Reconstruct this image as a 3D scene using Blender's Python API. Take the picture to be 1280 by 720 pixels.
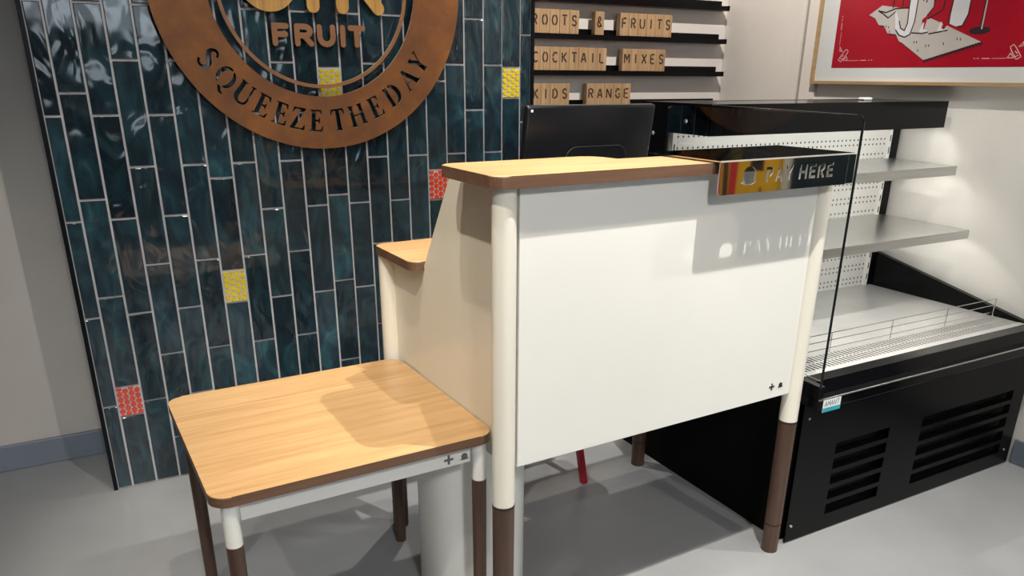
import bpy, bmesh, math, random
from mathutils import Vector, Matrix

for o in list(bpy.data.objects):
    bpy.data.objects.remove(o, do_unlink=True)
S = bpy.context.scene
COL = S.collection
random.seed(7)
R = math.radians

# ------------------------------------------------------------------ camera
def setup_camera():
    cam = bpy.data.cameras.new('camera')
    cam.sensor_width = 36.0
    cam.lens = 967.0 / 1280.0 * 36.0
    cam.shift_y = 108.0 / 1280.0
    cam.clip_start = 0.02
    ob = bpy.data.objects.new('camera', cam)
    COL.objects.link(ob)
    yaw, pitch, roll = R(28.743), R(21.105), R(-0.384)
    f = Vector((math.sin(yaw) * math.cos(pitch), math.cos(yaw) * math.cos(pitch), -math.sin(pitch)))
    r = Vector((math.cos(yaw), -math.sin(yaw), 0))
    d = f.cross(r)
    r2 = math.cos(roll) * r + math.sin(roll) * d
    d2 = -math.sin(roll) * r + math.cos(roll) * d
    m = Matrix((r2, -d2, -f)).transposed().to_4x4()
    m.translation = Vector((0, 0, 1.45))
    ob.matrix_world = m
    S.camera = ob
setup_camera()

# ------------------------------------------------------------------ world, lights, exposure
w = bpy.data.worlds.new('daylight')
S.world = w
w.use_nodes = True
bg = w.node_tree.nodes['Background']
bg.inputs[0].default_value = (0.80, 0.91, 1.0, 1)
bg.inputs[1].default_value = 5.5

S.view_settings.view_transform = 'Standard'
S.view_settings.look = 'None'
S.view_settings.gamma = 1.0
S.view_settings.exposure = 0.28
S.view_settings.use_curve_mapping = False

def spot(name, loc, target, power, size=95, blend=0.5, radius=0.03, color=(1.0, 0.95, 0.87)):
    l = bpy.data.lights.new(name, 'SPOT')
    l.energy = power
    l.spot_size = R(size)
    l.spot_blend = blend
    l.shadow_soft_size = radius
    l.color = color
    o = bpy.data.objects.new(name, l)
    COL.objects.link(o)
    o.location = loc
    o.rotation_euler = (Vector(target) - Vector(loc)).to_track_quat('-Z', 'Y').to_euler()
    return o

CA = R(1.794)                                   # the counter stands turned by this much
RP = Vector((1.792, 1.498, 0.0))                # foot of its front right post
CU = Vector((math.cos(CA), math.sin(CA), 0))
CV = Vector((-math.sin(CA), math.cos(CA), 0))
def WL(x, y, z=0.0):
    return RP + CU * x + CV * y + Vector((0, 0, z))

spot('track_spot', WL(-0.42, -0.55, 2.9), WL(-0.40, -0.02, 0.6), 225, 68, 0.85, 0.012)
spot('track_spot', WL(-1.90, -0.60, 2.9), WL(-1.12, 0.3, 0.7), 105, 52, 0.5, 0.02, (1.0, 0.90, 0.74))
spot('track_spot', WL(-1.45, -0.07, 2.9), WL(-1.25, 0.35, 0.5), 70, 52, 0.5, 0.02, (1.0, 0.91, 0.76))
spot('track_spot', WL(-0.45, 1.25, 2.9), WL(-0.4, 0.75, 0), 85, 75, 0.6, 0.02)
spot('track_spot', WL(0.70, -0.55, 2.9), (2.75, 1.2, 0.3), 130, 95, 0.6, 0.02)
spot('track_spot', (2.2, 2.1, 2.95), (2.6, 3.37, 1.4), 120, 100, 0.6, 0.02)
spot('track_spot', (2.0, -0.9, 2.9), (3.0, 0.0, 0.9), 90, 90, 0.6, 0.02)
spot('track_spot', (0.75, 0.95, 2.9), (0.6, 2.9, 1.5), 75, 70, 0.7, 0.02)
spot('track_spot', (0.1, -1.6, 2.9), (0.8, 1.6, 0.3), 190, 60, 0.8, 0.15, (1.0, 0.97, 0.93))  # added soft fill from behind the camera, brightens the table apron
spot('track_spot', (-0.9, 0.6, 2.9), (-0.6, 1.9, 0.0), 60, 75, 0.7, 0.02)

# ------------------------------------------------------------------ materials
def mat(name, base=(0.8, 0.8, 0.8), rough=0.5, metal=0.0, spec=0.5, coat=0.0):
    m = bpy.data.materials.new(name)
    m.use_nodes = True
    b = m.node_tree.nodes['Principled BSDF']
    b.inputs['Base Color'].default_value = (*base, 1)
    b.inputs['Roughness'].default_value = rough
    b.inputs['Metallic'].default_value = metal
    b.inputs['Specular IOR Level'].default_value = spec
    b.inputs['Coat Weight'].default_value = coat
    return m
def nd(m, t, **kw):
    n = m.node_tree.nodes.new(t)
    for k, v in kw.items():
        setattr(n, k, v)
    return n
def lk(m, a, b):
    m.node_tree.links.new(a, b)
def bsdf(m):
    return m.node_tree.nodes['Principled BSDF']
def coords(m, scale=(1, 1, 1), out='Object', rnd=False):
    tc = nd(m, 'ShaderNodeTexCoord')
    mp = nd(m, 'ShaderNodeMapping')
    mp.inputs['Scale'].default_value = scale
    lk(m, tc.outputs[out], mp.inputs['Vector'])
    if rnd:
        oi = nd(m, 'ShaderNodeObjectInfo')
        mu = nd(m, 'ShaderNodeMath', operation='MULTIPLY')
        mu.inputs[1].default_value = 60.0
        lk(m, oi.outputs['Random'], mu.inputs[0])
        lk(m, mu.outputs[0], mp.inputs['Location'])
    return mp.outputs['Vector']
def noise(m, vec, scale=5.0, detail=4.0, rough=0.55, dist=0.0):
    n = nd(m, 'ShaderNodeTexNoise')
    n.inputs['Scale'].default_value = scale
    n.inputs['Detail'].default_value = detail
    n.inputs['Roughness'].default_value = rough
    n.inputs['Distortion'].default_value = dist
    lk(m, vec, n.inputs['Vector'])
    return n.outputs['Fac']
def ramp(m, fac, stops):
    r = nd(m, 'ShaderNodeValToRGB')
    e = r.color_ramp.elements
    while len(e) > 1:
        e.remove(e[-1])
    e[0].position = stops[0][0]
    e[0].color = (*stops[0][1], 1)
    for p, c in stops[1:]:
        x = e.new(p)
        x.color = (*c, 1)
    lk(m, fac, r.inputs['Fac'])
    return r.outputs['Color']
def bump(m, fac, strength=0.2, dist=0.01):
    b = nd(m, 'ShaderNodeBump')
    b.inputs['Strength'].default_value = strength
    b.inputs['Distance'].default_value = dist
    lk(m, fac, b.inputs['Height'])
    lk(m, b.outputs['Normal'], bsdf(m).inputs['Normal'])
def varied(name, c0, c1, rough=0.5, scale=6.0, metal=0.0, stretch=(1, 1, 1), bmp=0.0, detail=5.0, spec=0.5, coat=0.0, rnd=False, dist=0.0):
    m = mat(name, c0, rough, metal, spec, coat)
    f = noise(m, coords(m, stretch, rnd=rnd), scale, detail, 0.6, dist)
    lk(m, ramp(m, f, [(0.3, c0), (0.7, c1)]), bsdf(m).inputs['Base Color'])
    if bmp:
        bump(m, f, bmp, 0.004)
    return m
def wood(name, c0, c1, c2, axis=0, rough=0.4, rnd=False, fine=1.0):
    m = mat(name, c1, rough)
    st = [15 * fine, 15 * fine, 15 * fine]
    st[axis] = 0.9
    v = coords(m, tuple(st), rnd=rnd)
    f1 = noise(m, v, 2.6, 7.0, 0.65, 0.5)
    c = ramp(m, f1, [(0.28, c0), (0.5, c1), (0.74, c2)])
    st2 = [110, 110, 110]
    st2[axis] = 5
    f2 = noise(m, coords(m, tuple(st2), rnd=rnd), 2.0, 3.0)
    mx = nd(m, 'ShaderNodeMixRGB', blend_type='MULTIPLY')
    mx.inputs['Fac'].default_value = 0.35
    lk(m, c, mx.inputs['Color1'])
    lk(m, ramp(m, f2, [(0.35, (0.80, 0.75, 0.70)), (0.6, (1, 1, 1))]), mx.inputs['Color2'])
    lk(m, mx.outputs[0], bsdf(m).inputs['Base Color'])
    bump(m, f2, 0.08, 0.002)
    return m
def emit(name, color, strength):
    m = mat(name, color)
    bsdf(m).inputs['Emission Color'].default_value = (*color, 1)
    bsdf(m).inputs['Emission Strength'].default_value = strength
    return m

M = {}
M['floor'] = varied('grey_resin_floor', (0.245, 0.253, 0.264), (0.295, 0.303, 0.314), 0.34, 2.2, bmp=0.03, detail=8)
M['plaster'] = varied('warm_plaster', (0.46, 0.435, 0.405), (0.51, 0.485, 0.45), 0.75, 3.0, bmp=0.04)
M['plaster_pale'] = varied('pale_plaster', (0.72, 0.70, 0.655), (0.77, 0.75, 0.705), 0.7, 3.0, bmp=0.05)
M['plaster_alcove'] = varied('alcove_paint', (0.70, 0.645, 0.60), (0.75, 0.695, 0.65), 0.8, 4.0, bmp=0.03)
M['ceiling'] = varied('ceiling_paint', (0.30, 0.30, 0.30), (0.34, 0.34, 0.34), 0.9, 3.0)
M['skirting'] = varied('blue_grey_skirting', (0.15, 0.18, 0.22), (0.18, 0.21, 0.26), 0.45, 4.0)
M['groove'] = varied('wall_joint', (0.30, 0.27, 0.24), (0.36, 0.33, 0.3), 0.8, 8.0)
M['grout'] = varied('pale_grout', (0.40, 0.39, 0.41), (0.54, 0.53, 0.55), 0.85, 14.0, bmp=0.1)
M['trim_black'] = varied('black_tile_trim', (0.003, 0.004, 0.005), (0.005, 0.006, 0.008), 0.35, 20.0, spec=0.12)

def tile_mat():
    m = mat('dark_teal_glaze', (0.02, 0.06, 0.07), 0.12, 0.0, 0.4, 0.4)
    bsdf(m).inputs['Coat Roughness'].default_value = 0.04
    v = coords(m, (9, 9, 4.5), rnd=True)
    f = noise(m, v, 1.3, 5.0, 0.6, 1.2)
    c = ramp(m, f, [(0.28, (0.009, 0.015, 0.020)), (0.48, (0.011, 0.024, 0.033)), (0.66, (0.017, 0.050, 0.064)), (0.84, (0.05, 0.115, 0.13))])
    oi = nd(m, 'ShaderNodeObjectInfo')
    mx = nd(m, 'ShaderNodeMixRGB', blend_type='MULTIPLY')
    mx.inputs['Fac'].default_value = 1.0
    lk(m, c, mx.inputs['Color1'])
    lk(m, ramp(m, oi.outputs['Random'], [(0.0, (0.55, 0.58, 0.62)), (0.5, (1.0, 1.0, 1.0)), (1.0, (1.35, 1.4, 1.4))]), mx.inputs['Color2'])
    lk(m, mx.outputs[0], bsdf(m).inputs['Base Color'])
    f2 = noise(m, coords(m, (13, 13, 6.5), rnd=True), 1.0, 1.2, 0.35, 1.1)
    bump(m, f2, 1.0, 0.0105)
    return m
M['tile'] = tile_mat()
M['penny_yellow'] = varied('yellow_penny_glaze', (0.58, 0.40, 0.008), (0.68, 0.54, 0.015), 0.15, 60.0, coat=0.5)
M['penny_red'] = varied('orange_red_penny_glaze', (0.56, 0.030, 0.006), (0.64, 0.055, 0.012), 0.15, 60.0, coat=0.5)

def rust_mat():
    m = mat('rusted_steel', (0.25, 0.1, 0.035), 0.62, 0.15)
    f = noise(m, coords(m), 7.0, 8.0, 0.65, 0.3)
    lk(m, ramp(m, f, [(0.25, (0.10, 0.037, 0.011)), (0.48, (0.17, 0.060, 0.013)), (0.68, (0.25, 0.088, 0.014)), (0.85, (0.36, 0.145, 0.025))]), bsdf(m).inputs['Base Color'])
    f2 = noise(m, coords(m), 90.0, 4.0)
    bump(m, f2, 0.15, 0.002)
    return m
M['rust'] = rust_mat()
M['rust_lit_edge'] = varied('light_catching_edge', (0.55, 0.40, 0.28), (0.7, 0.55, 0.42), 0.4, 30.0, metal=0.4)  # light caught on the plate edges, put into their colour
M['rust_wood'] = wood('golden_letter_wood', (0.26, 0.13, 0.045), (0.46, 0.24, 0.05), (0.58, 0.34, 0.08), 2, 0.5)
M['letter_rust'] = varied('letter_rust', (0.19, 0.078, 0.028), (0.28, 0.115, 0.038), 0.55, 14.0, bmp=0.1)
M['standoff'] = varied('dark_steel_pin', (0.05, 0.05, 0.05), (0.09, 0.09, 0.09), 0.4, 10.0, metal=0.8)

M['cream'] = varied('cream_powder_coat', (0.75, 0.72, 0.63), (0.77, 0.74, 0.65), 0.32, 4.0)
M['cream_white'] = varied('white_powder_coat', (0.745, 0.745, 0.71), (0.765, 0.765, 0.73), 0.3, 4.0)
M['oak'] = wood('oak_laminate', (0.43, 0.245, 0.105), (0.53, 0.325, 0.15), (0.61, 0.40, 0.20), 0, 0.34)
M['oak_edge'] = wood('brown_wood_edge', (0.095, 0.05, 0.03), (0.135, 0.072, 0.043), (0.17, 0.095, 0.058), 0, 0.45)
M['walnut'] = wood('walnut_leg', (0.048, 0.026, 0.017), (0.074, 0.040, 0.026), (0.104, 0.058, 0.037), 2, 0.42)
M['dark_ring'] = varied('dark_joint_ring', (0.02, 0.012, 0.01), (0.03, 0.02, 0.015), 0.5, 20.0)
M['emblem_black'] = varied('black_print', (0.012, 0.012, 0.012), (0.02, 0.02, 0.02), 0.5, 20.0)
M['emblem_grey'] = varied('grey_print', (0.10, 0.10, 0.09), (0.15, 0.15, 0.14), 0.5, 200.0)
M['mirror'] = varied('polished_bronze_mirror', (0.50, 0.51, 0.51), (0.54, 0.54, 0.54), 0.035, 3.0, metal=1.0)
M['cut_edge'] = varied('bright_cut_metal', (0.75, 0.74, 0.7), (0.8, 0.79, 0.75), 0.3, 40.0, metal=0.6)
M['black_gloss'] = varied('black_gloss_enamel', (0.002, 0.002, 0.0025), (0.003, 0.003, 0.004), 0.12, 5.0, spec=0.2)
M['black_satin'] = varied('black_satin_enamel', (0.0018, 0.002, 0.0024), (0.003, 0.0034, 0.004), 0.27, 5.0, spec=0.14)
M['black_matte'] = varied('black_matte', (0.002, 0.002, 0.002), (0.003, 0.003, 0.003), 0.7, 5.0, spec=0.1)
M['monitor'] = varied('monitor_shell', (0.003, 0.0035, 0.005), (0.005, 0.006, 0.008), 0.26, 8.0, spec=0.4)
M['steel'] = varied('brushed_steel', (0.56, 0.56, 0.55), (0.66, 0.66, 0.65), 0.30, 3.0, metal=1.0, stretch=(1.5, 60, 60))
M['steel_tray'] = varied('worn_steel_tray', (0.56, 0.56, 0.55), (0.68, 0.68, 0.67), 0.36, 5.0, metal=0.55)
M['chrome'] = varied('chrome_wire', (0.65, 0.65, 0.65), (0.7, 0.7, 0.7), 0.15, 5.0, metal=1.0)
M['led'] = emit('led_tube', (1.0, 0.97, 0.91), 16.0)

def perforated_mat():
    m = mat('perforated_white_metal', (0.62, 0.61, 0.58), 0.4)
    tc = nd(m, 'ShaderNodeTexCoord')
    sx = nd(m, 'ShaderNodeSeparateXYZ')
    lk(m, tc.outputs['Object'], sx.inputs[0])
    def mth(op, a, b=None, c=None):
        n = nd(m, 'ShaderNodeMath', operation=op)
        for i, v in enumerate((a, b, c)):
            if v is None:
                continue
            if isinstance(v, (int, float)):
                n.inputs[i].default_value = v
            else:
                lk(m, v, n.inputs[i])
        return n.outputs[0]
    # pairs of hole rows 60 mm apart, holes every 24 mm
    dz = mth('SUBTRACT', mth('PINGPONG', sx.outputs['Z'], 0.030), 0.010)
    dx = mth('PINGPONG', sx.outputs['X'], 0.012)
    d2 = mth('SQRT', mth('ADD', mth('MULTIPLY', dz, dz), mth('MULTIPLY', dx, dx)))
    hole = mth('LESS_THAN', d2, 0.0042)
    mx = nd(m, 'ShaderNodeMixRGB')
    lk(m, hole, mx.inputs['Fac'])
    mx.inputs['Color1'].default_value = (0.62, 0.61, 0.58, 1)
    mx.inputs['Color2'].default_value = (0.03, 0.03, 0.03, 1)
    lk(m, mx.outputs[0], bsdf(m).inputs['Base Color'])
    return m
M['perforated'] = perforated_mat()

def glass_mat():
    m = bpy.data.materials.new('clear_glass')
    m.use_nodes = True
    nt = m.node_tree
    nt.nodes.clear()
    out = nt.nodes.new('ShaderNodeOutputMaterial')
    tr = nt.nodes.new('ShaderNodeBsdfTransparent')
    tr.inputs[0].default_value = (0.965, 0.975, 0.975, 1)
    gl = nt.nodes.new('ShaderNodeBsdfGlossy')
    gl.inputs['Roughness'].default_value = 0.01
    fr = nt.nodes.new('ShaderNodeFresnel')
    fr.inputs['IOR'].default_value = 1.28
    mx = nt.nodes.new('ShaderNodeMixShader')
    nt.links.new(fr.outputs[0], mx.inputs[0])
    nt.links.new(tr.outputs[0], mx.inputs[1])
    nt.links.new(gl.outputs[0], mx.inputs[2])
    nt.links.new(mx.outputs[0], out.inputs[0])
    return m
M['glass'] = glass_mat()
M['glass_edge'] = varied('dark_glass_edge', (0.004, 0.006, 0.007), (0.008, 0.011, 0.012), 0.1, 20.0)
M['block_oak'] = wood('letter_block_oak', (0.30, 0.175, 0.085), (0.43, 0.27, 0.14), (0.54, 0.36, 0.20), 2, 0.55, rnd=True, fine=1.6)
M['block_letter'] = varied('burnt_letter', (0.03, 0.016, 0.012), (0.045, 0.025, 0.018), 0.7, 40.0)
M['frame_oak'] = wood('picture_frame_oak', (0.30, 0.19, 0.09), (0.42, 0.28, 0.14), (0.50, 0.34, 0.19), 1, 0.5)
M['mount'] = varied('white_mount_board', (0.60, 0.615, 0.615), (0.63, 0.645, 0.645), 0.6, 5.0)
M['print_red'] = varied('red_print', (0.33, 0.004, 0.016), (0.37, 0.006, 0.021), 0.3, 6.0)
M['print_beige'] = varied('beige_print', (0.46, 0.425, 0.40), (0.50, 0.46, 0.435), 0.4, 8.0)
M['print_white'] = varied('pale_print', (0.60, 0.60, 0.63), (0.64, 0.64, 0.67), 0.4, 8.0)
M['print_pink'] = varied('pink_print', (0.62, 0.42, 0.42), (0.66, 0.46, 0.46), 0.4, 8.0)
M['print_dark'] = varied('dark_print', (0.02, 0.012, 0.016), (0.03, 0.016, 0.02), 0.4, 8.0)
M['red_paint'] = varied('red_painted_steel', (0.30, 0.006, 0.018), (0.36, 0.01, 0.025), 0.3, 10.0)
M['sticker_white'] = varied('white_sticker', (0.72, 0.75, 0.78), (0.78, 0.8, 0.82), 0.4, 30.0)
M['sticker_teal'] = varied('teal_sticker', (0.03, 0.30, 0.36), (0.05, 0.36, 0.42), 0.4, 30.0)
M['poster_yellow'] = varied('yellow_poster', (0.78, 0.40, 0.02), (0.85, 0.47, 0.03), 0.5, 5.0)
M['poster_red'] = varied('red_poster', (0.65, 0.02, 0.03), (0.72, 0.03, 0.04), 0.5, 5.0)
M['poster_dark'] = varied('dark_poster', (0.03, 0.018, 0.02), (0.045, 0.03, 0.03), 0.5, 5.0)
M['poster_cream'] = varied('cream_board', (0.62, 0.55, 0.42), (0.68, 0.6, 0.47), 0.5, 5.0)
M['cabinet_dark'] = varied('dark_green_cabinet', (0.012, 0.022, 0.024), (0.018, 0.03, 0.032), 0.5, 5.0)

# ------------------------------------------------------------------ object helpers
def link(o, parent=None):
    COL.objects.link(o)
    if parent is not None:
        o.parent = parent
    return o
def tag(o, label=None, cat=None, group=None, kind=None):
    if label: o['label'] = label
    if cat: o['category'] = cat
    if group: o['group'] = group
    if kind: o['kind'] = kind
    return o
def thing(name, label, cat, loc=(0, 0, 0), rz=0.0, group=None):
    o = bpy.data.objects.new(name, None)
    o.empty_display_size = 0.05
    o.location = loc
    o.rotation_euler = (0, 0, rz)
    link(o)
    return tag(o, label, cat, group)
def obj(name, bm, mats, parent=None, label=None, kind=None, loc=None, smooth=False):
    if not isinstance(mats, (list, tuple)):
        mats = [mats]
    if isinstance(bm, bpy.types.Mesh):
        me = bm
    else:
        me = bpy.data.meshes.new(name)
        bmesh.ops.recalc_face_normals(bm, faces=bm.faces)
        bm.to_mesh(me)
        bm.free()
    for m in mats:
        me.materials.append(m)
    if smooth:
        for p in me.polygons:
            p.use_smooth = True
        try:
            me.set_sharp_from_angle(angle=R(35))
        except Exception:
            pass
    o = bpy.data.objects.new(name, me)
    link(o, parent)
    if loc is not None:
        o.location = loc
    if label: o['label'] = label
    if kind: o['kind'] = kind
    return o
def box(bm, x0, x1, y0, y1, z0, z1, mi=0):
    vs = [bm.verts.new(c) for c in ((x0, y0, z0), (x1, y0, z0), (x1, y1, z0), (x0, y1, z0), (x0, y0, z1), (x1, y0, z1), (x1, y1, z1), (x0, y1, z1))]
    fs = [bm.faces.new([vs[i] for i in q]) for q in ((0, 3, 2, 1), (4, 5, 6, 7), (0, 1, 5, 4), (1, 2, 6, 5), (2, 3, 7, 6), (3, 0, 4, 7))]
    for f in fs:
        f.material_index = mi
    return fs
def bbox(x0, x1, y0, y1, z0, z1, bev=0.0, seg=2):
    bm = bmesh.new()
    box(bm, x0, x1, y0, y1, z0, z1)
    if bev:
        bmesh.ops.bevel(bm, geom=bm.edges[:], offset=bev, segments=seg, profile=0.5, affect='EDGES')
    return bm
def prism(bm, pts, axis, a, b, mi=0):
    """closed outline pts (2D) pushed along axis between a and b"""
    def P(p, t):
        if axis == 2: return (p[0], p[1], t)
        if axis == 1: return (p[0], t, p[1])
        return (t, p[0], p[1])
    lo = [bm.verts.new(P(p, a)) for p in pts]
    hi = [bm.verts.new(P(p, b)) for p in pts]
    n = len(pts)
    f0 = bm.faces.new(lo); f1 = bm.faces.new(hi)
    f0.material_index = f1.material_index = mi
    for i in range(n):
        f = bm.faces.new((lo[i], lo[(i + 1) % n], hi[(i + 1) % n], hi[i]))
        f.material_index = mi
def cyl(bm, c, r0, r1, z0, z1, seg=28, mi=0):
    lo = [bm.verts.new((c[0] + r0 * math.cos(2 * math.pi * i / seg), c[1] + r0 * math.sin(2 * math.pi * i / seg), z0)) for i in range(seg)]
    hi = [bm.verts.new((c[0] + r1 * math.cos(2 * math.pi * i / seg), c[1] + r1 * math.sin(2 * math.pi * i / seg), z1)) for i in range(seg)]
    bm.faces.new(lo); bm.faces.new(hi)
    for i in range(seg):
        f = bm.faces.new((lo[i], lo[(i + 1) % seg], hi[(i + 1) % seg], hi[i]))
        f.material_index = mi
def tube(bm, pts, r, seg=8, closed=False):
    pts = [Vector(p) for p in pts]
    n = len(pts)
    rings = []
    for i, p in enumerate(pts):
        if closed:
            t = (pts[(i + 1) % n] - pts[i - 1]).normalized()
        else:
            t = (pts[min(i + 1, n - 1)] - pts[max(i - 1, 0)]).normalized()
        up = Vector((0, 0, 1)) if abs(t.z) < 0.9 else Vector((1, 0, 0))
        a = t.cross(up).normalized(); b = t.cross(a).normalized()
        rings.append([bm.verts.new(p + a * r * math.cos(2 * math.pi * k / seg) + b * r * math.sin(2 * math.pi * k / seg)) for k in range(seg)])
    for i in range(n if closed else n - 1):
        A, B = rings[i], rings[(i + 1) % n]
        for k in range(seg):
            bm.faces.new((A[k], A[(k + 1) % seg], B[(k + 1) % seg], B[k]))
    if not closed:
        bm.faces.new(rings[0]); bm.faces.new(rings[-1])
def rounded(x0, x1, y0, y1, r, seg=6):
    """rounded rectangle; r is one radius or four (from x0,y0 counter-clockwise)"""
    if not isinstance(r, (list, tuple)):
        r = [r] * 4
    out = []
    for (cx, cy, a0, rr) in ((x0, y0, 180, r[0]), (x1, y0, 270, r[1]), (x1, y1, 0, r[2]), (x0, y1, 90, r[3])):
        if rr <= 0:
            out.append((cx, cy)); continue
        ox = cx + (rr if cx == x0 else -rr); oy = cy + (rr if cy == y0 else -rr)
        for i in range(seg + 1):
            a = R(a0 + 90.0 * i / seg)
            out.append((ox + rr * math.cos(a), oy + rr * math.sin(a)))
    return out
def wood_top(name, outline, z0, z1, parent, bev=0.003):
    """slab: oak face above, brown edges"""
    bm = bmesh.new()
    prism(bm, outline, 2, z0, z1)
    top = [e for e in bm.edges if all(abs(v.co.z - z1) < 1e-6 for v in e.verts)]
    bmesh.ops.bevel(bm, geom=top, offset=bev, segments=2, profile=0.5, affect='EDGES')
    bmesh.ops.recalc_face_normals(bm, faces=bm.faces)
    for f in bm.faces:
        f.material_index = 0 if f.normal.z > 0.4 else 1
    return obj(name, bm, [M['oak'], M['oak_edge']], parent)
def sweep(pts, ws):
    """closed outline of a stroke along pts; ws is a width or a width per point"""
    if not isinstance(ws, (list, tuple)):
        ws = [ws] * len(pts)
    P = [Vector(p) for p in pts]
    L, Rr = [], []
    for i, p in enumerate(P):
        if i == 0: t = (P[1] - p).normalized(); k = 1
        elif i == len(P) - 1: t = (p - P[i - 1]).normalized(); k = 1
        else:
            a = (p - P[i - 1]).normalized(); b = (P[i + 1] - p).normalized()
            t = (a + b).normalized(); k = 1 / max(0.5, t.dot(a))
        nrm = Vector((-t.y, t.x))
        L.append(p + nrm * ws[i] / 2 * k); Rr.append(p - nrm * ws[i] / 2 * k)
    return [tuple(v) for v in L] + [tuple(v) for v in reversed(Rr)]
def capsule(pts, w, seg=6):
    """outline of a round-ended stroke"""
    P = [Vector(p) for p in pts]
    o = sweep(pts, w)
    n = len(pts)
    def cap(c, d):
        a0 = math.atan2(d.y, d.x) + math.pi / 2
        return [(c.x + w / 2 * math.cos(a0 - math.pi * i / seg), c.y + w / 2 * math.sin(a0 - math.pi * i / seg)) for i in range(1, seg)]
    e = cap(P[-1], (P[-1] - P[-2]).normalized())
    s = cap(P[0], (P[0] - P[1]).normalized())
    return o[:n] + e + o[n:] + s
def arc(cx, cy, rx, ry, a0, a1, n=14):
    return [(cx + rx * math.cos(R(a0 + (a1 - a0) * i / n)), cy + ry * math.sin(R(a0 + (a1 - a0) * i / n))) for i in range(n + 1)]
def plate_mesh(name, loops, depth, edge_mi=1):
    """flat plate in the XZ plane (thickness along Y, front at -depth/2) with even-odd holes"""
    cu = bpy.data.curves.new(name, 'CURVE')
    cu.dimensions = '2D'
    cu.fill_mode = 'BOTH'
    cu.extrude = depth / 2
    for lp in loops:
        sp = cu.splines.new('POLY')
        sp.points.add(len(lp) - 1)
        for p, q in zip(sp.points, lp):
            p.co = (q[0], q[1], 0, 1)
        sp.use_cyclic_u = True
    ob = bpy.data.objects.new(name, cu)
    COL.objects.link(ob)
    dg = bpy.context.evaluated_depsgraph_get()
    me = bpy.data.meshes.new_from_object(ob.evaluated_get(dg))
    bpy.data.objects.remove(ob, do_unlink=True)
    bpy.data.curves.remove(cu)
    me.materials.clear()
    for v in me.vertices:
        v.co = Vector((v.co.x, -v.co.z, v.co.y))
    me.update()
    for p in me.polygons:
        p.material_index = 0 if abs(p.normal.y) > 0.7 else edge_mi
        p.use_smooth = False
    me.name = name
    return me

# ------------------------------------------------------------------ the setting
XR = 3.132                                      # right wall
def structure(name, bm, m, parent=None):
    o = obj(name, bm, m, parent)
    if parent is None:
        o['kind'] = 'structure'
    return o
structure('floor', bbox(-3.2, XR + 0.1, -5.0, 3.5, -0.1, 0.0), M['floor'])
structure('ceiling', bbox(-3.2, XR + 0.1, -5.0, 3.5, 3.1, 3.2), M['ceiling'])
structure('wall_left', bbox(-3.2, -3.1, -5.0, 3.5, 0.0, 3.1), M['plaster'])
structure('wall_behind_tiles', bbox(-3.1, 1.60, 3.30, 3.5, 0.0, 3.1), M['plaster'])
structure('wall_alcove', bbox(1.60, XR, 3.374, 3.5, 0.0, 3.1), M['plaster_alcove'])
structure('wall_right', bbox(XR, XR + 0.1, -5.0, 3.374, 0.0, 3.1), M['plaster_pale'])
bm = bmesh.new()                                # shop front with its high window band
box(bm, -3.1, XR, -5.1, -5.0, 0.0, 1.95)
box(bm, -3.1, XR, -5.1, -5.0, 2.75, 3.1)
box(bm, -3.1, -1.3, -5.1, -5.0, 1.95, 2.75)
box(bm, 1.5, XR, -5.1, -5.0, 1.95, 2.75)
structure('wall_front', bm, M['plaster'])
structure('trim_2', bbox(XR - 0.012, XR, 2.850, 3.37, 0.0, 3.1), M['plaster_alcove'])
structure('trim_3', bbox(XR - 0.012, XR, 2.738, 2.828, 0.0, 3.1), M['plaster_alcove'])
structure('trim_4', bbox(XR - 0.003, XR, 2.828, 2.850, 0.0, 3.1), M['groove'])
bm = bbox(-3.1, -0.02, 3.284, 3.30, 0.0, 0.105, 0.004)
structure('baseboard_left', bm, M['skirting'])
structure('baseboard_right', bbox(XR - 0.014, XR, -5.0, 1.49, 0.0, 0.105, 0.004), M['skirting'])

# the tiled wall: a slab standing out from the wall, every tile its own piece
TY = 2.928
TX0, TX1 = -0.066, 1.684
TTOP = 2.35
wall = structure('wall_back', bbox(TX0, TX1, TY + 0.006, 3.30, 0.0, TTOP), M['grout'])
structure('trim_1', bbox(TX0 - 0.014, TX0, TY - 0.003, 3.30, 0.0, TTOP), M['trim_black'])
structure('trim_5', bbox(TX1, TX1 + 0.013, TY - 0.003, 3.30, 0.0, TTOP), M['trim_black'])

P = 0.3308
EVEN = [-0.001 + P * n for n in range(0, 9)]
ODD = [0.166 + P * n for n in range(-1, 9)]
special = {1: [0.284 - P, 0.284, ('r', 0.398), 0.398 + P, 0.398 + 2 * P, 0.398 + 3 * P, 0.398 + 4 * P, 0.398 + 5 * P, 0.398 + 6 * P],
           6: [0.659 - 2 * P, 0.659 - P, 0.659, ('y', 0.779)] + [0.779 + P * k for k in range(1, 6)],
           11: [1.357 - 5 * P, 1.357 - 4 * P, 1.357 - 3 * P, 1.357 - 2 * P, 1.357 - P, 1.357, ('y', 1.472)] + [1.472 + P * k for k in range(1, 4)],
           16: [0.982 - 3 * P, 0.982 - 2 * P, 0.982 - P, 0.982, ('r', 1.099)] + [1.099 + P * k for k in range(1, 5)],
           20: [1.366 - 5 * P, 1.366 - 4 * P, 1.366 - 3 * P, 1.366 - 2 * P, 1.366 - P, 1.366, ('y', 1.481)] + [1.481 + P * k for k in range(1, 4)],
           21: [1.272 + P * k for k in range(-4, 5)]}
odd_cols = {3, 5, 7, 9, 13, 15, 17, 19}
G = 0.0072
tile_cache = {}
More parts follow.
